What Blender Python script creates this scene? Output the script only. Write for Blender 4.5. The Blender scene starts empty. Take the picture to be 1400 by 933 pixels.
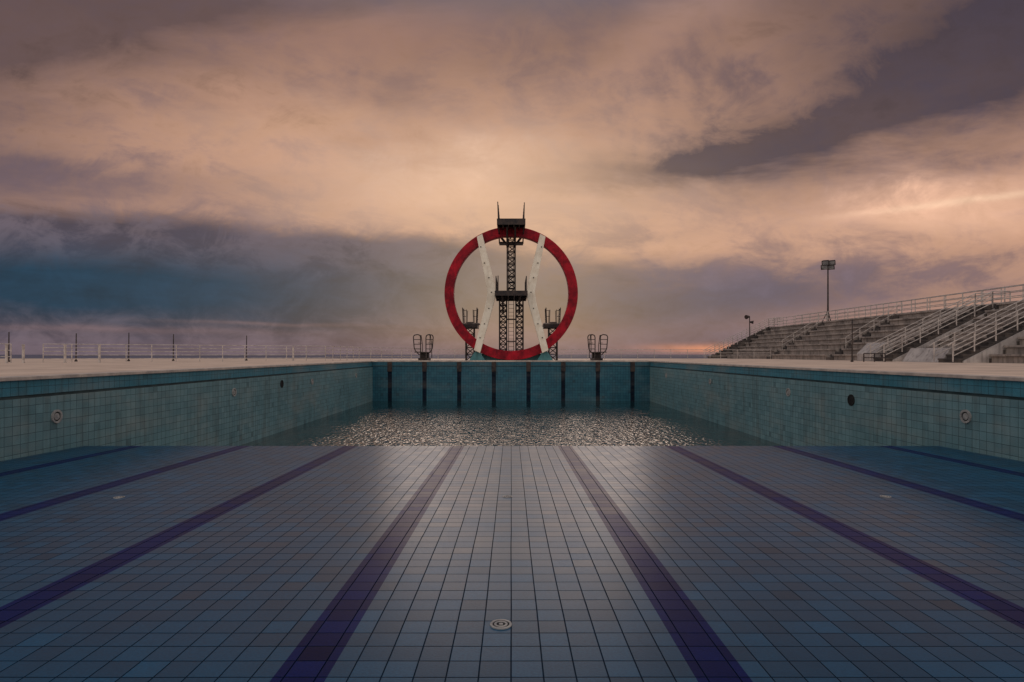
import bpy, bmesh, math, random
from mathutils import Vector, Matrix
random.seed(7)
scene=bpy.context.scene
scene.view_settings.view_transform='Standard'
scene.view_settings.look='None'
scene.view_settings.exposure=0
CAMZ=0.48

# ------------------------------------------------------------ node helpers
class E:
    def __init__(s,nt,sock): s.nt=nt; s.k=sock
    def _m(s,op,*a):
        n=s.nt.nodes.new('ShaderNodeMath'); n.operation=op
        for i,v in enumerate((s,)+a):
            if isinstance(v,E): s.nt.links.new(v.k,n.inputs[i])
            else: n.inputs[i].default_value=float(v)
        return E(s.nt,n.outputs[0])
    def __add__(s,o): return s._m('ADD',o)
    __radd__=__add__
    def __sub__(s,o): return s._m('SUBTRACT',o)
    def __rsub__(s,o): return (s*-1.0)+o
    def __mul__(s,o): return s._m('MULTIPLY',o)
    __rmul__=__mul__
    def __truediv__(s,o): return s._m('DIVIDE',o)
    def __neg__(s): return s*-1.0
    def abs(s): return s._m('ABSOLUTE')
    def max(s,o): return s._m('MAXIMUM',o)
    def min(s,o): return s._m('MINIMUM',o)
    def floor(s): return s._m('FLOOR')
    def fract(s): return s._m('FRACT')
    def exp(s): return s._m('EXPONENT')
    def gt(s,o): return s._m('GREATER_THAN',o)
    def clamp(s): return s.max(0.0).min(1.0)
def smooth(nt,a,b,x):
    n=nt.nodes.new('ShaderNodeMapRange'); n.interpolation_type='SMOOTHSTEP'
    for key,v in (('Value',x),('From Min',a),('From Max',b)):
        if isinstance(v,E): nt.links.new(v.k,n.inputs[key])
        else: n.inputs[key].default_value=v
    return E(nt,n.outputs[0])
def comb(nt,x,y,z):
    n=nt.nodes.new('ShaderNodeCombineXYZ')
    for i,v in enumerate((x,y,z)):
        if isinstance(v,E): nt.links.new(v.k,n.inputs[i])
        else: n.inputs[i].default_value=v
    return n.outputs[0]
def sep(nt,sock):
    n=nt.nodes.new('ShaderNodeSeparateXYZ'); nt.links.new(sock,n.inputs[0])
    return [E(nt,n.outputs[i]) for i in range(3)]
def noise(nt,vec,scale,detail=4,rough=0.5,dist=0.0):
    n=nt.nodes.new('ShaderNodeTexNoise'); nt.links.new(vec,n.inputs['Vector'])
    n.inputs['Scale'].default_value=scale; n.inputs['Detail'].default_value=detail
    n.inputs['Roughness'].default_value=rough; n.inputs['Distortion'].default_value=dist
    return E(nt,n.outputs[0])
def white(nt,vec):
    n=nt.nodes.new('ShaderNodeTexWhiteNoise'); nt.links.new(vec,n.inputs['Vector'])
    return E(nt,n.outputs['Value'])
def mix(nt,f,a,b,mode='MIX'):
    n=nt.nodes.new('ShaderNodeMix'); n.data_type='RGBA'; n.blend_type=mode
    if isinstance(f,E): nt.links.new(f.k,n.inputs[0])
    else: n.inputs[0].default_value=f
    for i,v in ((6,a),(7,b)):
        if isinstance(v,(tuple,list)): n.inputs[i].default_value=(*v[:3],1)
        else: nt.links.new(v,n.inputs[i])
    return n.outputs[2]
def scalecol(nt,c,f):
    n=nt.nodes.new('ShaderNodeVectorMath'); n.operation='SCALE'
    nt.links.new(c,n.inputs[0])
    if isinstance(f,E): nt.links.new(f.k,n.inputs['Scale'])
    else: n.inputs['Scale'].default_value=f
    return n.outputs[0]
def s2l(r,g,b):
    f=lambda c:(c/255/12.92) if c/255<=0.04045 else ((c/255+0.055)/1.055)**2.4
    return (f(r),f(g),f(b))

def new_mat(name):
    m=bpy.data.materials.new(name); m.use_nodes=True
    nt=m.node_tree; b=nt.nodes['Principled BSDF']
    return m,nt,b
def pos(nt):
    g=nt.nodes.new('ShaderNodeNewGeometry'); return g.outputs['Position']
def bump(nt,b,h,strength,dist=0.01):
    n=nt.nodes.new('ShaderNodeBump'); nt.links.new(h.k,n.inputs['Height'])
    n.inputs['Strength'].default_value=strength; n.inputs['Distance'].default_value=dist
    nt.links.new(n.outputs[0],b.inputs['Normal'])

def simple(name,c1,c2,scale=3,rough=0.6,detail=5,metal=0,bs=0.2,streak=0.0,lo=0.35,hi=0.65,spec=0.5):
    m,nt,b=new_mat(name); p=pos(nt)
    n=noise(nt,p,scale,detail,0.6)
    col=mix(nt,smooth(nt,lo,hi,n),c1,c2)
    if streak:
        x,y,z=sep(nt,p)
        s=noise(nt,comb(nt,x*3.0,y*3.0,z*0.25),1.6,4,0.6)
        col=scalecol(nt,col,1.0-smooth(nt,0.48,0.72,s)*streak)
    nt.links.new(col,b.inputs['Base Color'])
    b.inputs['Roughness'].default_value=rough; b.inputs['Metallic'].default_value=metal
    b.inputs['Specular IOR Level'].default_value=spec
    if bs: bump(nt,b,noise(nt,p,scale*12,2,0.6),bs,0.01)
    return m

T=2.5/13
def tile_mat(name,ax,c1,c2,grout,line=None,linecol=None,rough=0.35,spec=0.5,ior=1.5,streak=0.0,band=None,vary=0.35,tint=None,blotk=0.64):
    m,nt,b=new_mat(name); p=pos(nt); x,y,z=sep(nt,p)
    a={'x':x,'y':y,'z':z}[ax[0]]; c={'x':x,'y':y,'z':z}[ax[1]]
    jit=(noise(nt,p,0.6,1)-0.5)*0.012
    a2=(a+jit+100*T)/T; c2_=(c+jit+100*T)/T
    fa=(a2.fract()-0.5).abs(); fc=(c2_.fract()-0.5).abs()
    edge=fa.max(fc)
    g=smooth(nt,0.468,0.486,edge)
    rnd=white(nt,comb(nt,a2.floor(),c2_.floor(),0.0))
    col=mix(nt,rnd,c1,c2)
    fine=noise(nt,p,60,1,0.7); blot=noise(nt,p,0.35,4,0.6); blot2=noise(nt,p,2.5,4,0.65)
    lm=None
    if line is not None:
        lm=((a-1.25)/2.5+20.0); lm=(lm.fract()-0.5).abs().gt(0.5-line/2.5)
        lc=mix(nt,rnd,linecol,tuple(v*1.3 for v in linecol))
        col=mix(nt,lm,col,lc)
    if band is not None:
        bm=z.gt(band[0]); col=mix(nt,bm,col,band[1])
    k=(1.0-vary/2)+rnd*vary*0.6
    k=k*(0.60+fine*0.8)*((1-blotk/2)+blot*blotk)*(0.8+blot2*0.4)
    odd=white(nt,comb(nt,a2.floor()+31.0,c2_.floor(),3.0)).gt(0.985)
    k=k*(1.0-odd*0.3)
    col=scalecol(nt,col,k)
    if streak:
        s=noise(nt,comb(nt,a*2.2,0.0,z*0.25),1.0,4,0.65)
        st=smooth(nt,0.48,0.72,s)*streak
        col=mix(nt,st,col,(0.055,0.055,0.045))
        s2=noise(nt,comb(nt,a*0.35,4.0,z*0.9),1.0,4,0.6)
        col=mix(nt,smooth(nt,0.44,0.74,s2)*streak*0.9,col,(0.34,0.31,0.26))
    gn=mix(nt,smooth(nt,0.4,0.6,blot2),grout,tuple(v*2.0 for v in grout))
    col=mix(nt,g*0.9,col,gn)
    nt.links.new(col,b.inputs['Base Color'])
    r=(rough-0.05)+blot2*0.08+rnd*0.05+g*0.4
    nt.links.new(r.k,b.inputs['Roughness'])
    b.inputs['IOR'].default_value=ior
    sp=(1.0-g*0.8)*spec*(0.8+blot*0.4)
    if lm is not None: sp=sp*(1.0-lm*0.85)
    nt.links.new(sp.k,b.inputs['Specular IOR Level'])
    if tint: b.inputs['Specular Tint'].default_value=(*tint,1)
    bump(nt,b,(1.0-g)+fine*0.25,0.4,0.004)
    return m

# ------------------------------------------------------------ mesh helpers
def empty(name,loc=(0,0,0)):
    o=bpy.data.objects.new(name,None); o.location=loc; o.empty_display_size=0.3
    scene.collection.objects.link(o); return o
def obj_from(bm,name,mat,parent=None,bevel=0,smooth_=False):
    me=bpy.data.meshes.new(name)
    bmesh.ops.recalc_face_normals(bm,faces=bm.faces)
    bm.to_mesh(me); bm.free()
    o=bpy.data.objects.new(name,me); scene.collection.objects.link(o)
    if isinstance(mat,(list,tuple)):
        for m in mat: me.materials.append(m)
    else: me.materials.append(mat)
    if bevel:
        md=o.modifiers.new('bev','BEVEL'); md.width=bevel; md.segments=2; md.limit_method='ANGLE'
    if smooth_:
        for p in me.polygons: p.use_smooth=True
    if parent: o.parent=parent
    return o
def box(bm,x0,x1,y0,y1,z0,z1):
    vs=[bm.verts.new(v) for v in ((x0,y0,z0),(x1,y0,z0),(x1,y1,z0),(x0,y1,z0),(x0,y0,z1),(x1,y0,z1),(x1,y1,z1),(x0,y1,z1))]
    for f in ((0,3,2,1),(4,5,6,7),(0,1,5,4),(1,2,6,5),(2,3,7,6),(3,0,4,7)):
        bm.faces.new([vs[i] for i in f])
def quad(bm,*pts):
    bm.faces.new([bm.verts.new(p) for p in pts])
def cyl(bm,p,q,r,seg=8,r2=None):
    p=Vector(p); q=Vector(q); d=q-p; L=d.length
    if L<1e-6: return
    M=Matrix.Translation((p+q)/2)@d.to_track_quat('Z','Y').to_matrix().to_4x4()
    bmesh.ops.create_cone(bm,cap_ends=True,segments=seg,radius1=r,radius2=r if r2 is None else r2,depth=L,matrix=M)
def path(bm,pts,r,seg=8):
    for a,b in zip(pts[:-1],pts[1:]): cyl(bm,a,b,r,seg)
def prism(bm,pts,y0,y1):
    a=[bm.verts.new((x,y0,z)) for x,z in pts]; b=[bm.verts.new((x,y1,z)) for x,z in pts]
    bm.faces.new(a); bm.faces.new(b[::-1])
    n=len(pts)
    for i in range(n): bm.faces.new((a[i],a[(i+1)%n],b[(i+1)%n],b[i]))
def railing(bm,p0,p1,h,levels,sp,r=0.025,wob=0.0):
    p0=Vector(p0); p1=Vector(p1); L=(p1-p0).length; n=max(1,round(L/sp))
    for i in range(n+1):
        q=p0.lerp(p1,i/n)+Vector((random.uniform(-wob,wob),0,0))
        cyl(bm,q,q+Vector((random.uniform(-wob,wob),0,h)),r*1.25)
    for l in levels:
        cyl(bm,p0+Vector((0,0,h*l)),p1+Vector((0,0,h*l)),r,6)

# ------------------------------------------------------------ materials
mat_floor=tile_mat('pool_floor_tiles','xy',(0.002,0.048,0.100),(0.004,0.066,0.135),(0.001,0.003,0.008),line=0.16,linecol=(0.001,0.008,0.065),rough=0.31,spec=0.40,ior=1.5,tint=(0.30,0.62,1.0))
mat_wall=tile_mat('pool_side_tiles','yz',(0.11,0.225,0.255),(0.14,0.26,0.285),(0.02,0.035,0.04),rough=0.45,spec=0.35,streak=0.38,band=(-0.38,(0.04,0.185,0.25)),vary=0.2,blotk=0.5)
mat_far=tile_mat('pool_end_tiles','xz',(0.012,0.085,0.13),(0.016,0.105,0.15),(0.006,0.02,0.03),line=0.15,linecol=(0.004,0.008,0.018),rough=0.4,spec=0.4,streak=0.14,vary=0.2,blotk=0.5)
mat_deck=simple('deck_concrete',(0.48,0.355,0.27),(0.66,0.50,0.385),0.5,0.6,6,bs=0.25)
mat_coping=simple('coping_stone',(0.34,0.29,0.26),(0.54,0.45,0.38),2.0,0.6,6,bs=0.2)
mat_gutter=simple('gutter_dark',(0.02,0.05,0.06),(0.05,0.09,0.10),2.0,0.5)
mat_sand=simple('sand',(0.30,0.24,0.20),(0.42,0.34,0.28),0.2,0.9)
mat_conc=simple('stand_concrete',(0.21,0.18,0.165),(0.38,0.325,0.29),0.9,0.85,7,bs=0.3,streak=0.5)
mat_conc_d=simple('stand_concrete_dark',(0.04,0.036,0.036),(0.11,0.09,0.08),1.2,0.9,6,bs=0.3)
mat_white=simple('white_painted_wall',(0.30,0.27,0.26),(0.46,0.42,0.40),1.2,0.7,6,streak=0.4)
mat_rail=simple('rail_paint',(0.32,0.28,0.26),(0.52,0.46,0.42),4,0.45,4,bs=0.1)
mat_dark=simple('dark_steel',(0.015,0.013,0.016),(0.05,0.035,0.03),3,0.6,4,bs=0.15,spec=0.3)
mat_red=simple('red_paint',(0.15,0.002,0.010),(0.42,0.006,0.020),1.6,0.6,8,bs=0.3,lo=0.3,hi=0.7,streak=0.3,spec=0.2)
mat_cream=simple('cream_paint',(0.76,0.67,0.54),(0.86,0.79,0.66),2.5,0.6,7,bs=0.2,streak=0.12,spec=0.3)
mat_teal=simple('teal_paint',(0.04,0.16,0.18),(0.07,0.22,0.24),1.5,0.6,6,bs=0.2,streak=0.4)
mat_grille=simple('drain_plastic',(0.22,0.22,0.22),(0.36,0.35,0.33),14,0.5,spec=0.2)
mat_black=simple('black_recess',(0.008,0.008,0.01),(0.02,0.02,0.02),10,0.7,spec=0.2)
mat_glass=simple('lamp_glass',(0.15,0.15,0.16),(0.3,0.3,0.3),2,0.15)

# ------------------------------------------------------------ pool
HW=10.0; YF=42.2; YE=13.7; YB=-8.0; ZW=-2.87
fz=lambda y:-1.66-0.0225*(y-YE)
pool=empty('swimming_pool')
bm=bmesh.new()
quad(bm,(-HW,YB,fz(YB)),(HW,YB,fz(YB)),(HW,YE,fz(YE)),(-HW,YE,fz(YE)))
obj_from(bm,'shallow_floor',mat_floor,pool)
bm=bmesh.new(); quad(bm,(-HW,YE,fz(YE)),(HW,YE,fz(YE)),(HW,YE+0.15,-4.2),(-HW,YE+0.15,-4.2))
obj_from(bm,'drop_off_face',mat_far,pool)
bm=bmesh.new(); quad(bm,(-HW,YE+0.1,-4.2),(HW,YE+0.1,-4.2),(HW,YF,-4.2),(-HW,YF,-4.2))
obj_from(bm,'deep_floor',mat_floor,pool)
bm=bmesh.new()
for s in (-1,1):
    quad(bm,(s*HW,YB,-4.3),(s*HW,YF,-4.3),(s*HW,YF,-0.42),(s*HW,YB,-0.42))
    quad(bm,(s*(HW+0.04),YB,-0.36),(s*(HW+0.04),YF,-0.36),(s*(HW+0.04),YF,-0.05),(s*(HW+0.04),YB,-0.05))
obj_from(bm,'side_walls',mat_wall,pool)
bm=bmesh.new()
for s in (-1,1):
    quad(bm,(s*HW,YB,-0.42),(s*HW,YF,-0.42),(s*(HW+0.09),YF,-0.42),(s*(HW+0.09),YB,-0.42))
    quad(bm,(s*(HW+0.09),YB,-0.42),(s*(HW+0.09),YF,-0.42),(s*(HW+0.09),YF,-0.36),(s*(HW+0.09),YB,-0.36))
    quad(bm,(s*(HW+0.09),YB,-0.36),(s*(HW+0.09),YF,-0.36),(s*(HW+0.04),YF,-0.36),(s*(HW+0.04),YB,-0.36))
obj_from(bm,'overflow_groove',mat_gutter,pool)
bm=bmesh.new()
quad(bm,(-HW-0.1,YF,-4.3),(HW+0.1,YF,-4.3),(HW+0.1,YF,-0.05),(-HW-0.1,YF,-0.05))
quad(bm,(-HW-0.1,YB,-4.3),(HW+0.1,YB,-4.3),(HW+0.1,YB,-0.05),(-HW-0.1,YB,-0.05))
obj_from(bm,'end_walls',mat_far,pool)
bm=bmesh.new()
y=YB
while y<YF-0.01:
    y2=min(y+1.2,YF)
    for s in (-1,1):
        xa,xb=sorted((s*(HW-0.02),s*(HW+0.42)))
        box(bm,xa,xb,y+0.004,y2-0.004,-0.05,0.03)
    y=y2
x=-HW-0.42
while x<HW+0.42-0.01:
    x2=min(x+1.2,HW+0.42)
    box(bm,x+0.004,x2-0.004,YF-0.03,YF+0.45,-0.05,0.06)
    box(bm,x+0.004,x2-0.004,YB-0.45,YB+0.03,-0.05,0.03)
    x=x2
obj_from(bm,'coping',mat_coping,pool,bevel=0.012)
bm=bmesh.new()
for k in range(-4,4):
    xc=1.25+2.5*k
    box(bm,xc-0.16,xc+0.16,YF-0.09,YF-0.003,-0.75,-0.06)
obj_from(bm,'turning_boards',mat_dark,pool,bevel=0.01)
bm=bmesh.new(); box(bm,-HW,HW,YF-0.06,YF-0.002,-0.34,-0.30)
obj_from(bm,'end_ledge',mat_gutter,pool)
def ring_disc(bm,c,n,r0,r1,t,seg=28):
    c=Vector(c); n=Vector(n).normalized(); q=n.to_track_quat('Z','Y')
    def P(r,a,h): return c+q@Vector((r*math.cos(a),r*math.sin(a),h))
    prof=[(r0,0),(r0,t),(r1,t),(r1,0)]
    rings=[]
    for i in range(seg):
        a=2*math.pi*i/seg
        rings.append([bm.verts.new(P(r,a,h)) for r,h in prof])
    for i in range(seg):
        A=rings[i];B=rings[(i+1)%seg]
        for j in range(4): bm.faces.new((A[j],A[(j+1)%4],B[(j+1)%4],B[j]))
def disc(bm,c,n,r,t,seg=28):
    c=Vector(c); n=Vector(n).normalized()
    cyl(bm,c,c+n*t,r,seg)
def inlet(bmw,bmd,s,y,z,dark=False):
    c=(s*HW,y,z); n=(-s,0,0)
    if dark:
        disc(bmd,c,n,0.13,0.012); ring_disc(bmd,c,n,0.13,0.17,0.02)
    else:
        ring_disc(bmw,c,n,0.105,0.15,0.03); disc(bmd,c,n,0.105,0.008); disc(bmw,c,n,0.075,0.02)
bmw=bmesh.new(); bmd=bmesh.new()
for s in (-1,1):
    for yy in (4.4,12.86,21.1,29.4,37.7): inlet(bmw,bmd,s,yy,-0.88)
inlet(bmw,bmd,1,17.2,-0.86,True); inlet(bmw,bmd,-1,25.5,-0.80,True)
obj_from(bmw,'wall_inlets',mat_grille,pool); obj_from(bmd,'wall_lights',mat_black,pool)
def drain(x,y,r):
    e=empty('floor_drain',(x,y,fz(y)))
    a=bmesh.new(); n=(0,0.0225,1)
    ring_disc(a,(0,0,0),n,r*0.78,r,0.008); ring_disc(a,(0,0,0),n,r*0.42,r*0.62,0.009); disc(a,(0,0,0),n,r*0.2,0.009,16)
    obj_from(a,'cover',mat_grille,e)
    a=bmesh.new(); disc(a,(0,0,0),n,r*0.8,0.004)
    obj_from(a,'recess',mat_black,e)
def dxy(px,py):
    d=1465/(py-503.5); return ((px-700)/800*d,d)
for px,py,r in ((686,855,.078),(695,680,.070),(164,681,.070),(1212,680,.070)):
    drain(*dxy(px,py),r)
# water
m,nt,b=new_mat('pool_water_surface'); p=pos(nt); x,y,z=sep(nt,p)
wn=noise(nt,p,0.35,2)
ax=x.abs()+(wn-0.5)*3.5
my=smooth(nt,40.0,36.0,y+(wn-0.5)*5.0)*smooth(nt,17.0,21.5,y+(wn-0.5)*7.0)
msk=smooth(nt,9.6,7.0,ax)*my
h=noise(nt,comb(nt,x*1.0,y*0.6,0.0),6.5,1,0.5)*0.48+noise(nt,comb(nt,x,y*0.7,3.0),2.6,2,0.5)*0.50
amp=0.02+msk*1.0
bump(nt,b,h*amp,1.0,0.17)
nt.links.new(mix(nt,noise(nt,p,0.3,3),(0.004,0.026,0.032),(0.008,0.038,0.042)),b.inputs['Base Color'])
b.inputs['Roughness'].default_value=0.07; b.inputs['IOR'].default_value=2.0; b.inputs['Specular IOR Level'].default_value=0.9
bm=bmesh.new(); quad(bm,(-HW,YE+0.05,ZW),(HW,YE+0.05,ZW),(HW,YF,ZW),(-HW,YF,ZW))
obj_from(bm,'pool_water',m)

# ------------------------------------------------------------ ground, deck, sea
def sheet_with_hole(name,mat,X0,X1,Y0,Y1,z,hx=HW+0.3,hy0=YB-0.3,hy1=YF+0.3):
    bm=bmesh.new()
    xs=[X0,-hx,hx,X1]; ys=[Y0,hy0,hy1,Y1]
    V=[[bm.verts.new((a,c,z)) for c in ys] for a in xs]
    for i in range(3):
        for j in range(3):
            if i==1 and j==1: continue
            bm.faces.new((V[i][j],V[i+1][j],V[i+1][j+1],V[i][j+1]))
    return obj_from(bm,name,mat)
sheet_with_hole('ground',mat_sand,-9000,9000,-400,95,-0.14)
sheet_with_hole('pool_deck_pavement',mat_deck,-60,60,-40,66,0.0)
m,nt,b=new_mat('sea_water'); p=pos(nt); x,y,z=sep(nt,p)
nt.links.new(mix(nt,noise(nt,p,0.02,4),(0.10,0.10,0.14),(0.14,0.13,0.17)),b.inputs['Base Color'])
b.inputs['Roughness'].default_value=0.7; b.inputs['Specular IOR Level'].default_value=0.05
bump(nt,b,noise(nt,p,0.4,3),0.6,0.3)
bm=bmesh.new(); quad(bm,(-9000,94,-1.2),(9000,94,-1.2),(9000,9000,-1.2),(-9000,9000,-1.2))
obj_from(bm,'sea',m)

# ------------------------------------------------------------ ring monument
mon=empty('ring_monument')
RY=43.7; RC=5.02
bm=bmesh.new(); seg=128
prof=[(4.27,-0.33),(4.27,0.33),(4.95,0.33),(4.95,-0.33)]
R=[]
for i in range(seg):
    a=2*math.pi*i/seg
    R.append([bm.verts.new((r*math.cos(a),RY+d,RC+r*math.sin(a))) for r,d in prof])
for i in range(seg):
    for j in range(4): bm.faces.new((R[i][j],R[i][(j+1)%4],R[(i+1)%seg][(j+1)%4],R[(i+1)%seg][j]))
obj_from(bm,'red_ring',mat_red,mon,bevel=0.03)
P=18.55
out=[(651.5,324),(659,320),(675,385),(677.5,400),(675,414),(656,483),(647.5,479),(664.5,412),(666,400),(664,388)]
bd=bmesh.new()
for s in (1,-1):
    bm=bmesh.new()
    pts=[(s*(px-698.5)/P,(485-py)/P+CAMZ) for px,py in out]
    prism(bm,pts,RY-0.62,RY-0.335)
    obj_from(bm,'strut',mat_cream,mon,bevel=0.03)
    for px,py in ((657,338),(662,360),(668,380),(671.5,400),(668,422),(662,443),(656,462)):
        x=s*(px-698.5)/P; z=(485-py)/P+CAMZ
        cyl(bd,(x,RY-0.665,z),(x,RY-0.61,z),0.045,10)
obj_from(bd,'bolts',mat_dark,mon)
bm=bmesh.new()
prism(bm,[(-3.2,0.0),(3.2,0.0),(2.7,0.55),(-2.7,0.55)],RY+0.36,RY+1.3)
for s in (-1,1):
    prism(bm,[(s*1.9,0.0),(s*3.15,0.0),(s*2.75,0.62),(s*2.45,0.9)],RY-0.30,RY+0.35)
obj_from(bm,'pedestal',mat_teal,mon,bevel=0.02)

# ------------------------------------------------------------ diving tower
tower=empty('diving_tower')
def lattice(bm,xc,yc,w,z0,z1,step,r=0.055):
    h=w/2; c=[(xc-h,yc-h),(xc+h,yc-h),(xc+h,yc+h),(xc-h,yc+h)]
    for a in c: box(bm,a[0]-r,a[0]+r,a[1]-r,a[1]+r,z0,z1)
    n=round((z1-z0)/step)
    for i in range(n+1):
        z=z0+(z1-z0)*i/n
        for k in range(4): cyl(bm,(*c[k],z),(*c[(k+1)%4],z),r*0.7,6)
        if i<n:
            z2=z0+(z1-z0)*(i+1)/n
            for k in range(4):
                a,d=c[k],c[(k+1)%4]
                if (i+k)%2: a,d=d,a
                cyl(bm,(*a,z),(*d,z2),r*0.65,6)
bm=bmesh.new()
lattice(bm,-0.62,45.2,0.54,0,4.7,0.42)
lattice(bm,0.64,45.2,0.54,0,4.7,0.42)
lattice(bm,0.0,45.2,0.60,5.1,9.8,0.45)
for z in (1.5,3.2): 
    for yy in (44.95,45.45): cyl(bm,(-0.4,yy,z),(0.4,yy,z),0.04)
obj_from(bm,'lattice_columns',mat_dark,tower)
bm=bmesh.new()
def platform(bm,x0,x1,y0,y1,z0,z1):
    box(bm,x0,x1,y0,y1,z1-0.1,z1)
    n=5
    for i in range(n+1):
        xx=x0+0.04+(x1-x0-0.08)*i/n; box(bm,xx-0.03,xx+0.03,y0+0.05,y1-0.05,z0,z1-0.1)
    for yy in (y0+0.0,(y0+y1)/2,y1-0.06): box(bm,x0+0.005,x1-0.005,yy,yy+0.06,z0+0.004,z1-0.1)
platform(bm,-1.02,1.02,41.6,46.4,9.72,10.15)
platform(bm,-1.18,1.18,41.9,46.3,4.7,5.06)
for s in (-1,1):
    for yy in (44.9,45.5): cyl(bm,(s*0.29,yy,8.9),(s*0.95,yy,9.75),0.06)
    cyl(bm,(s*0.3,44.9,8.7),(s*0.3,42.3,9.75),0.07)
    cyl(bm,(s*0.9,44.9,9.0),(s*0.9,42.3,9.75),0.05)
    cyl(bm,(s*0.62,44.9,3.7),(s*0.62,42.6,4.72),0.07)
box(bm,-0.92,0.92,44.8,45.7,9.0,9.12)
obj_from(bm,'platforms',mat_dark,tower)
bm=bmesh.new()
def prail(bm,x,y0,y1,z,h=1.1,r=0.028,lv=(0.35,0.68,1.0)):
    railing(bm,(x,y0,z),(x,y1,z),h,lv,1.1,r)
for s in (-1,1):
    prail(bm,s*0.93,42.2,46.2,10.15); prail(bm,s*1.1,42.4,46.1,5.06)
cyl(bm,(-0.93,42.2,10.15),(-0.97,42.2,11.5),0.035); cyl(bm,(0.93,42.2,10.15),(0.95,42.2,11.45),0.03)
railing(bm,(-0.93,46.2,10.15),(0.93,46.2,10.15),1.05,(1.0,),0.9,0.025)
cyl(bm,(-0.95,42.4,5.06),(-0.95,42.4,6.2),0.035)
for s in (-1,1): cyl(bm,(s*0.2,45.9,0),(s*0.2,45.9,10.3),0.025)
for i in range(34): cyl(bm,(-0.2,45.9,0.3*i+0.2),(0.2,45.9,0.3*i+0.2),0.015,6)
obj_from(bm,'handrails',mat_dark,tower)

for sx,xc in ((-1,-3.15),(1,3.2)):
    e=empty('springboard_tower')
    bm=bmesh.new()
    lattice(bm,xc,45.0,0.62,0,2.55,0.5,0.05)
    platform(bm,xc-0.75,xc+0.6,44.15,46.2,2.5,2.78)
    obj_from(bm,'frame',mat_dark,e)
    bm=bmesh.new(); box(bm,xc-0.72,xc+0.72,44.3,46.1,2.785,2.88); box(bm,xc-0.25,xc+0.25,44.1,47.0,2.9,2.95)
    obj_from(bm,'board',mat_conc,e,bevel=0.01)
    bm=bmesh.new()
    for s in (-1,1):
        x=xc+s*0.5
        for yy in (44.5,45.6):
            cyl(bm,(x,yy,2.88),(x+s*0.05,yy,4.05),0.035)
            cyl(bm,(x-s*0.22,yy,2.88),(x-s*0.25,yy,3.9),0.025)
        for h in (0.35,0.7,1.05): cyl(bm,(x+s*0.03,44.5,2.88+h),(x+s*0.03,46.0,2.88+h),0.025)
        for h in (0.5,0.95): cyl(bm,(x,44.5,2.88+h),(x-s*0.24,44.5,2.88+h),0.02)
    obj_from(bm,'handrails',mat_dark,e)
for xc in (-6.55,6.45):
    e=empty('springboard')
    bm=bmesh.new()
    box(bm,xc-0.32,xc+0.32,43.2,45.4,0,0.22); box(bm,xc-0.22,xc+0.22,43.4,43.9,0.22,0.62); box(bm,xc-0.22,xc+0.22,44.8,45.3,0.22,0.62)
    obj_from(bm,'pedestal',mat_dark,e,bevel=0.02)
    bm=bmesh.new(); box(bm,xc-0.27,xc+0.27,41.2,45.9,0.62,0.68)
    obj_from(bm,'board',mat_dark,e,bevel=0.01)
    bm=bmesh.new()
    for s in (-1,1):
        for yy in (43.6,):
            pts=[(xc+s*0.28,yy,0.45),(xc+s*0.60,yy,0.78),(xc+s*0.68,yy,1.0),(xc+s*0.74,yy,1.80),(xc+s*0.66,yy,1.93),(xc+s*0.40,yy,1.97),(xc+s*0.24,yy,1.90),(xc+s*0.20,yy,1.75),(xc+s*0.20,yy,0.66)]
            path(bm,pts,0.038)
            for z in (0.9,1.25,1.6): cyl(bm,(xc+s*0.20,yy,z),(xc+s*0.70,yy,z),0.024)
        x=xc+s*0.36
        path(bm,[(x,43.6,1.95),(x,44.9,1.95),(x,45.6,1.2),(x,45.6,0.2)],0.028)
        cyl(bm,(x,44.6,0.65),(x,44.6,1.95),0.028); cyl(bm,(x,43.6,1.35),(x,45.45,1.35),0.02)
    obj_from(bm,'handrails',mat_dark,e)

# ------------------------------------------------------------ fences
def fence(name,pts,h,levels,sp,r,mat=mat_rail):
    bm=bmesh.new()
    for a,b_ in zip(pts[:-1],pts[1:]): railing(bm,a,b_,h,levels,sp,r,0.01)
    return obj_from(bm,name,mat)
fence('metal_fence',[(-28.4,35.5,0),(-14.1,44.4,0)],1.12,(0.2,0.4,0.6,0.8,1.0),1.35,0.022)
fence('metal_fence',[(-14.1,44.4,0),(-13.5,52,0),(-9.5,61,0)],1.12,(0.25,0.5,0.75,1.0),1.6,0.022)
fence('metal_fence',[(-9.5,62,0),(27.5,62,0)],1.0,(0.33,0.66,1.0),1.8,0.02)
fence('metal_fence',[(-45,33.0,0),(-28.9,33.8,0)],1.1,(0.33,0.66,1.0),1.6,0.022)
for px,dd in ((10,32.5),(33,33),(90,34),(137,35),(402,43)):
    x=(px-700)/800*dd
    bm=bmesh.new(); cyl(bm,(0,0,0),(0,0,1.0),0.065,12); cyl(bm,(0,0,1.0),(0,0,1.05),0.08,12); cyl(bm,(0,0,0),(0,0,0.03),0.1,12)
    o=obj_from(bm,'bollard',mat_rail,smooth_=False); o.location=(x,dd,0)
for px,top,dd in ((13,454,38),(105,456,40),(177,455,42),(238,457,44),(338,459,46),(1166,437,38)):
    x=(px-700)/800*dd; zt=(485-top)/800*dd+CAMZ
    bm=bmesh.new(); cyl(bm,(0,0,-0.14),(0.02,0,zt),0.045,8,0.03); cyl(bm,(0,0,-0.14),(0,0,0.1),0.09,8)
    o=obj_from(bm,'pole',mat_dark); o.location=(x,dd,0)

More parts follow.
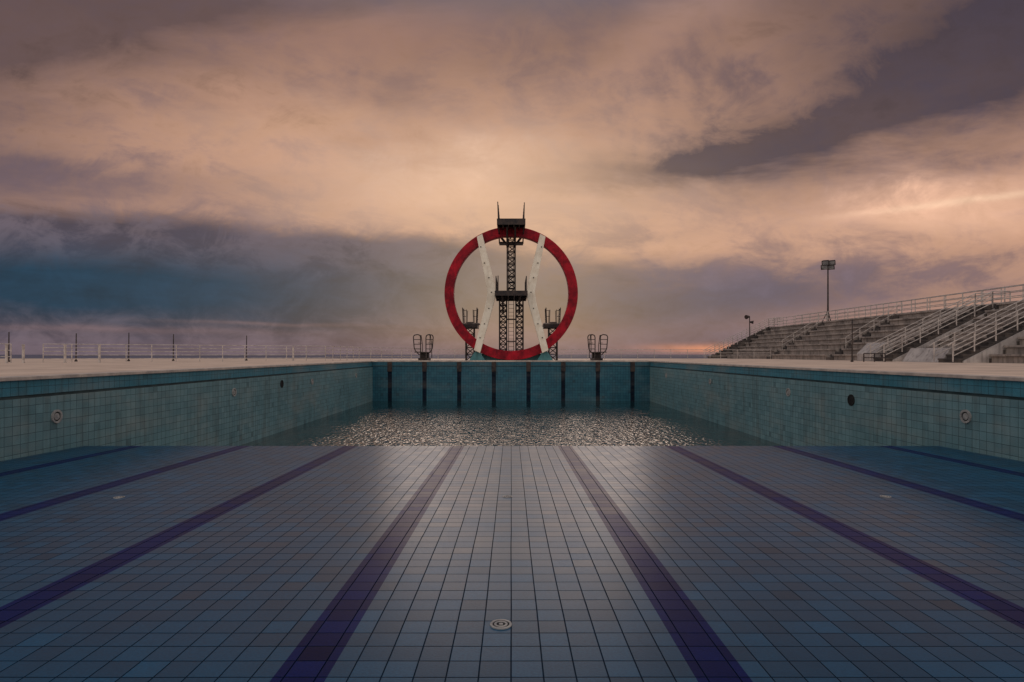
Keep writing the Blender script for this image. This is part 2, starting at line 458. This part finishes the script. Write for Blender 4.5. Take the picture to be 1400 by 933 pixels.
# ------------------------------------------------------------ grandstand
st=empty('grandstand')
X0=27.7; DX=0.8; DZ=0.50; NR=8
segs=[(18,33.9),(35.7,40.2),(42.0,50.5),(51.6,62.5),(63.6,75.5)]
bm=bmesh.new(); bs=bmesh.new()
for si,(a,c) in enumerate(segs):
    for i in range(NR):
        x=X0+DX*i
        a2=a; c2=c
        box(bm,x+0.14,x+DX+0.14,a2+0.01*i,c2-0.01*i,-0.05 if i==0 else DZ*i-0.14,DZ*(i+1)-0.13)
        y=a2
        while y<c2-0.01:
            y2=min(y+random.choice((2.2,2.6,3.0)),c2)
            dz=random.uniform(-0.012,0.012)
            box(bs,x+random.uniform(-0.02,0.02),x+DX+0.10,y+0.012,y2-0.012,DZ*(i+1)-0.128+dz,DZ*(i+1)+dz)
            y=y2
obj_from(bm,'risers',mat_conc,st)
obj_from(bs,'seat_slabs',mat_conc,st,bevel=0.012)
bm=bmesh.new()
XB=X0+DX*NR
box(bm,XB+0.15,XB+3.2,18,75.5,3.2,DZ*NR+0.01); box(bm,XB+0.5,XB+2.8,18.2,75.2,0,3.19)
box(bm,XB+3.21,XB+3.4,18,75.5,3.0,DZ*NR+0.45)
obj_from(bm,'rear_walkway',mat_conc,st,bevel=0.01)
bm=bmesh.new()
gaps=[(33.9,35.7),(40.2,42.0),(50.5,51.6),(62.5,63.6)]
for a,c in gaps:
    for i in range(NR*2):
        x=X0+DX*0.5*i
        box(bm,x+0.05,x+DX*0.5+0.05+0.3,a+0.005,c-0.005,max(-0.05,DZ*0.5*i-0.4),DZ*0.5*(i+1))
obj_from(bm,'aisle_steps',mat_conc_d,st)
def stair(y0,y1,xs,xe,ztop,mat_s,name,wallmat):
    e=empty(name)
    n=max(4,round(ztop/0.25)); bm=bmesh.new()
    for i in range(n):
        a=xs+(xe-xs)*i/n; b2=xs+(xe-xs)*(i+1)/n; zt=ztop*(i+1)/n
        box(bm,a-0.03,b2+0.25,y0,y1,zt-0.09,zt)
        box(bm,a,b2,y0+0.03,y1-0.03,max(0,zt-ztop/n*1.7),zt-0.09)
    obj_from(bm,'steps',mat_s,e)
    bm=bmesh.new()
    for yy in (y0-0.12,y1+0.005):
        prism(bm,[(xs+0.4,0),(xs+1.9,0),(xe+0.1,ztop-0.75),(xe+0.1,ztop-0.05),(xs+0.4,0.10)],yy,yy+0.115)
    obj_from(bm,'stringers',wallmat,e)
    bm=bmesh.new()
    for yy in (y0-0.06,y1+0.06):
        railing(bm,(xs-0.2,yy,0.05),(xe,yy,ztop),1.15,(0.3,0.55,0.78,1.0),1.35,0.03)
        railing(bm,(xe,yy,ztop),(xe+1.2,yy,ztop),1.15,(0.3,0.55,0.78,1.0),1.2,0.03)
        cyl(bm,(xs-0.2,yy,1.2),(xs-0.5,yy,1.0),0.03)
    obj_from(bm,'handrails',mat_rail,e)
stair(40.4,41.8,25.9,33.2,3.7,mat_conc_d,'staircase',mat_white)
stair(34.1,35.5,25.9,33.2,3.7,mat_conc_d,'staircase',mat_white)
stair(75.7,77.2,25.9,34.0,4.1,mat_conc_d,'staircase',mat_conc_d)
bm=bmesh.new(); prism(bm,[(26.1,0),(27.4,0),(27.4,1.35),(26.9,1.35),(26.1,0.55)],42.0,44.2)
prism(bm,[(26.3,0),(27.4,0),(27.4,0.9),(26.9,0.9)],35.8,39.4)
obj_from(bm,'side_block',mat_white,st,bevel=0.02)
bm=bmesh.new()
for xx in (XB+0.35,XB+3.3):
    railing(bm,(xx,18,DZ*NR+(0.45 if xx>XB+1 else 0)),(xx,77,DZ*NR+(0.45 if xx>XB+1 else 0)),1.15,(0.33,0.66,1.0),1.9,0.03)
for yc in (51.05,63.05):
    railing(bm,(X0+1.5,yc,1.0),(XB,yc,DZ*NR),1.0,(0.5,1.0),1.6,0.025)
obj_from(bm,'handrails',mat_rail,st)
bm=bmesh.new(); railing(bm,(23.2,38.5,0),(24.6,38.5,0),0.55,(0.5,1.0),0.7,0.03)
obj_from(bm,'metal_fence',mat_dark)

fl=empty('floodlight_mast')
fx=36.0;fy=66.5;fb=DZ*NR
zt=(485-368)/800*fy+CAMZ
bm=bmesh.new(); cyl(bm,(fx,fy,fb),(fx,fy,zt),0.10,12,0.07)
for a in (0.5,2.6,4.7): cyl(bm,(fx+0.65*math.cos(a),fy+0.65*math.sin(a),fb),(fx,fy,fb+1.5),0.045)
cyl(bm,(fx-0.75,fy,zt),(fx+0.75,fy,zt),0.06); 
obj_from(bm,'mast',mat_dark,fl)
bm=bmesh.new(); bg=bmesh.new()
for sx in (-1,1):
    for k in (0,1):
        c=Vector((fx+sx*0.36+0.1*k,fy,zt+0.26+0.50*k)); M=Matrix.Translation(c)@Matrix.Rotation(math.radians(-35),4,'Z')@Matrix.Rotation(math.radians(25),4,'X')
        tmp=[Vector(v) for v in ((-.38,-.26,-.27),(.38,-.26,-.27),(.38,-.26,.27),(-.38,-.26,.27),(-.26,.26,-.18),(.26,.26,-.18),(.26,.26,.18),(-.26,.26,.18))]
        vs=[bm.verts.new(M@v) for v in tmp]
        for f in ((0,1,2,3),(4,7,6,5),(0,4,5,1),(1,5,6,2),(2,6,7,3),(3,7,4,0)): bm.faces.new([vs[i] for i in f])
        quad(bg,*[M@Vector(v) for v in ((-.29,-.265,-.2),(.29,-.265,-.2),(.29,-.265,.2),(-.29,-.265,.2))])
        cyl(bm,(fx+sx*0.38,fy,zt),c,0.035)
obj_from(bm,'lamp_housings',mat_dark,fl); obj_from(bg,'lamp_glass',mat_glass,fl)
sp=empty('loudspeaker_post'); sy=74.0; sx=(1026-700)/800*sy
bm=bmesh.new(); cyl(bm,(sx,sy,0.0),(sx,sy,(485-433)/800*sy+CAMZ),0.06)
obj_from(bm,'post',mat_dark,sp)
bm=bmesh.new(); z=(485-433)/800*sy+CAMZ
cyl(bm,(sx-0.05,sy,z),(sx-0.55,sy-0.3,z-0.1),0.1,12,0.28); cyl(bm,(sx,sy,z-0.7),(sx+0.4,sy-0.2,z-0.75),0.08,12,0.22)
obj_from(bm,'horns',mat_dark,sp)

# ------------------------------------------------------------ sky
w=bpy.data.worlds.new('sky'); scene.world=w; w.use_nodes=True
try:
    w.cycles.sampling_method='MANUAL'; w.cycles.sample_map_resolution=512
except Exception as ex: print(ex)
nt=w.node_tree; nt.nodes.clear()
tc=nt.nodes.new('ShaderNodeTexCoord'); gen=tc.outputs['Generated']
dx,dy,dz=sep(nt,gen)
yy=dy.max(0.25); zz=dz.max(-0.02)
U=dx/yy*8.0+7.0; V=4.85-zz/yy*8.0
q=zz+0.22
cx=dx/q; cy=dy/q
n1=noise(nt,comb(nt,cx*0.9,cy*0.9,0.0),1.3,5,0.62,0.5)
n2=noise(nt,comb(nt,cx*1.2+3.0,cy*1.2-cx*0.5,2.0),2.6,5,0.66,0.7)
n3=noise(nt,comb(nt,U*0.35,V*1.3,5.0),1.0,5,0.62,0.3)
n4=noise(nt,comb(nt,U*0.8+V*0.5,V*1.1-U*0.25,9.0),1.5,7,0.68,0.5)
wx=(n3-0.5); w4=(n4-0.5)
Uw=U+(n1-0.5)*2.4; Vw=V+wx*1.1+(n2-0.5)*0.5+w4*0.4
def g(xc,yc,sx,sy,rot=0.0,UU=None,VV=None):
    UU=UU or Uw; VV=VV or Vw
    a=UU-xc; b_=VV-yc; c=math.cos(rot); s=math.sin(rot)
    p_=(a*c+b_*s)/sx; q_=(b_*c-a*s)/sy
    return (-(p_*p_+q_*q_)).exp()
peach=s2l(208,160,134); tan=s2l(134,106,102); brown=s2l(84,68,72); dkgrey=s2l(58,52,66)
violet=s2l(84,74,88); blue=s2l(24,57,80); hor=s2l(112,98,108)
col=mix(nt,smooth(nt,0.42,0.58,n1*0.40+n2*0.30+n4*0.3),peach,tan)
col=mix(nt,g(6.8,2.5,3.0,0.75)*0.72,col,s2l(240,196,164))
col=mix(nt,g(4.1,1.6,2.0,0.35,-0.1)*0.45,col,s2l(220,172,138))
col=mix(nt,g(12.8,2.85,2.0,0.42,-0.1)*0.85,col,s2l(242,190,158))
top=smooth(nt,2.4,-0.5,Vw)*0.85+smooth(nt,5.6,-0.2,Uw+Vw*1.3)*0.65
col=mix(nt,top.clamp()*0.9,col,brown)
col=mix(nt,g(9.3,0.3,1.4,0.45,-0.6)*0.45,col,s2l(190,146,124))
col=mix(nt,g(5.3,0.5,2.0,0.4,-0.1)*0.35,col,s2l(176,132,112))
col=mix(nt,g(0.0,2.35,3.2,0.5,0.1)*0.7,col,violet)
band=g(12.6,1.35,3.4,0.85,-0.24)+g(14.0,0.2,2.6,0.85,-0.2)*1.1+g(9.6,2.15,2.2,0.38,-0.18)*0.8
col=mix(nt,(band*(0.25+n2*0.6+n4*0.7)).clamp()*0.88,col,dkgrey)
col=mix(nt,g(13.4,2.72,1.5,0.045,-0.12,U+0,V+wx*0.2)*0.5,col,s2l(255,214,180))
edge=V-U*0.085-2.66+wx*0.45+w4*0.35
bank=smooth(nt,-0.04,0.30,edge)*smooth(nt,8.6,6.4,U+wx*2.0)
low=smooth(nt,3.30,3.95,V+wx*0.9+w4*0.3)*smooth(nt,5.6,7.0,U)*(1.0-smooth(nt,10.5,13.5,U)*0.65)
col=mix(nt,(bank*0.95).clamp(),col,mix(nt,smooth(nt,0.4,0.6,n4),s2l(72,66,82),s2l(100,88,98)))
col=mix(nt,(low*0.88).clamp(),col,s2l(92,84,102))
bl=g(1.4,3.95,5.2,0.56,0.04,U,V+wx*0.35+w4*0.3)*bank
col=mix(nt,(bl*1.15).clamp(),col,blue)
col=mix(nt,g(6.5,4.0,2.6,0.45,0.0,U,V+wx*0.5+w4*0.3)*0.6*low.max(bank),col,s2l(58,67,88))
col=mix(nt,g(8.9,4.25,2.4,0.3,0.0,U,V+wx*0.5)*0.65,col,s2l(62,69,90))
hz=smooth(nt,4.35,4.85,V+wx*0.35+w4*0.15)
col=mix(nt,hz*0.7,col,hor)
col=mix(nt,g(9.8,4.77,0.8,0.06,0.0,U,V+wx*0.1)*0.7,col,s2l(240,156,114))
col=mix(nt,g(11.8,4.4,2.2,0.22,0.0,U,V+wx*0.4)*0.25,col,s2l(206,156,132))
col=mix(nt,g(1.6,4.5,2.4,0.05,0.02,U,V+wx*0.25)*0.25,col,s2l(150,118,116))
col=mix(nt,g(3.6,4.42,1.4,0.03,0.03,U,V+wx*0.25)*0.25,col,s2l(150,118,116))
col=scalecol(nt,col,0.04+n2*0.64+n1*0.42+n4*0.88)
# unseen sky: overhead darkened to dim the floor, rear brightened to light tower, walls
up=smooth(nt,0.46,0.66,dz); back=smooth(nt,0.30,-0.10,dy)
oth=mix(nt,smooth(nt,0.4,0.6,n1),(0.08,0.16,0.27),(0.12,0.19,0.29))
col=mix(nt,up,col,oth)
col=mix(nt,back,col,mix(nt,smooth(nt,0.35,0.65,n1),(0.98,0.86,0.78),(0.66,0.59,0.58)))
below=smooth(nt,0.0,-0.08,dz); col=mix(nt,below,col,(0.12,0.11,0.12))
SUN_EL=math.radians(8); SUN_AZ=math.radians(0.5)
sk=nt.nodes.new('ShaderNodeTexSky'); sk.sky_type='NISHITA'; sk.sun_disc=False
sk.sun_elevation=SUN_EL; sk.sun_rotation=SUN_AZ; sk.dust_density=3
b1=nt.nodes.new('ShaderNodeBackground'); nt.links.new(col,b1.inputs[0]); b1.inputs[1].default_value=0.97
b2=nt.nodes.new('ShaderNodeBackground'); nt.links.new(sk.outputs[0],b2.inputs[0]); b2.inputs[1].default_value=0.003
ad=nt.nodes.new('ShaderNodeAddShader'); nt.links.new(b1.outputs[0],ad.inputs[0]); nt.links.new(b2.outputs[0],ad.inputs[1])
o=nt.nodes.new('ShaderNodeOutputWorld'); nt.links.new(ad.outputs[0],o.inputs[0])

sd=bpy.data.lights.new('sun','SUN'); sd.energy=0.25; sd.angle=math.radians(25); sd.color=(1.0,0.82,0.70)
so=bpy.data.objects.new('sun',sd); scene.collection.objects.link(so)
sv=Vector((math.sin(SUN_AZ)*math.cos(SUN_EL),math.cos(SUN_AZ)*math.cos(SUN_EL),math.sin(SUN_EL)))
so.rotation_euler=sv.to_track_quat('Z','Y').to_euler(); so.location=(0,30,30)

# ------------------------------------------------------------ camera
cd=bpy.data.cameras.new('camera'); cam=bpy.data.objects.new('camera',cd); scene.collection.objects.link(cam)
cam.location=(0,0,CAMZ); cam.rotation_euler=(math.radians(90),0,0)
cd.sensor_width=36; cd.lens=36*800/1400; cd.shift_y=18.5/1400; cd.shift_x=0.0008
cd.clip_end=20000; cd.clip_start=0.05
scene.camera=cam
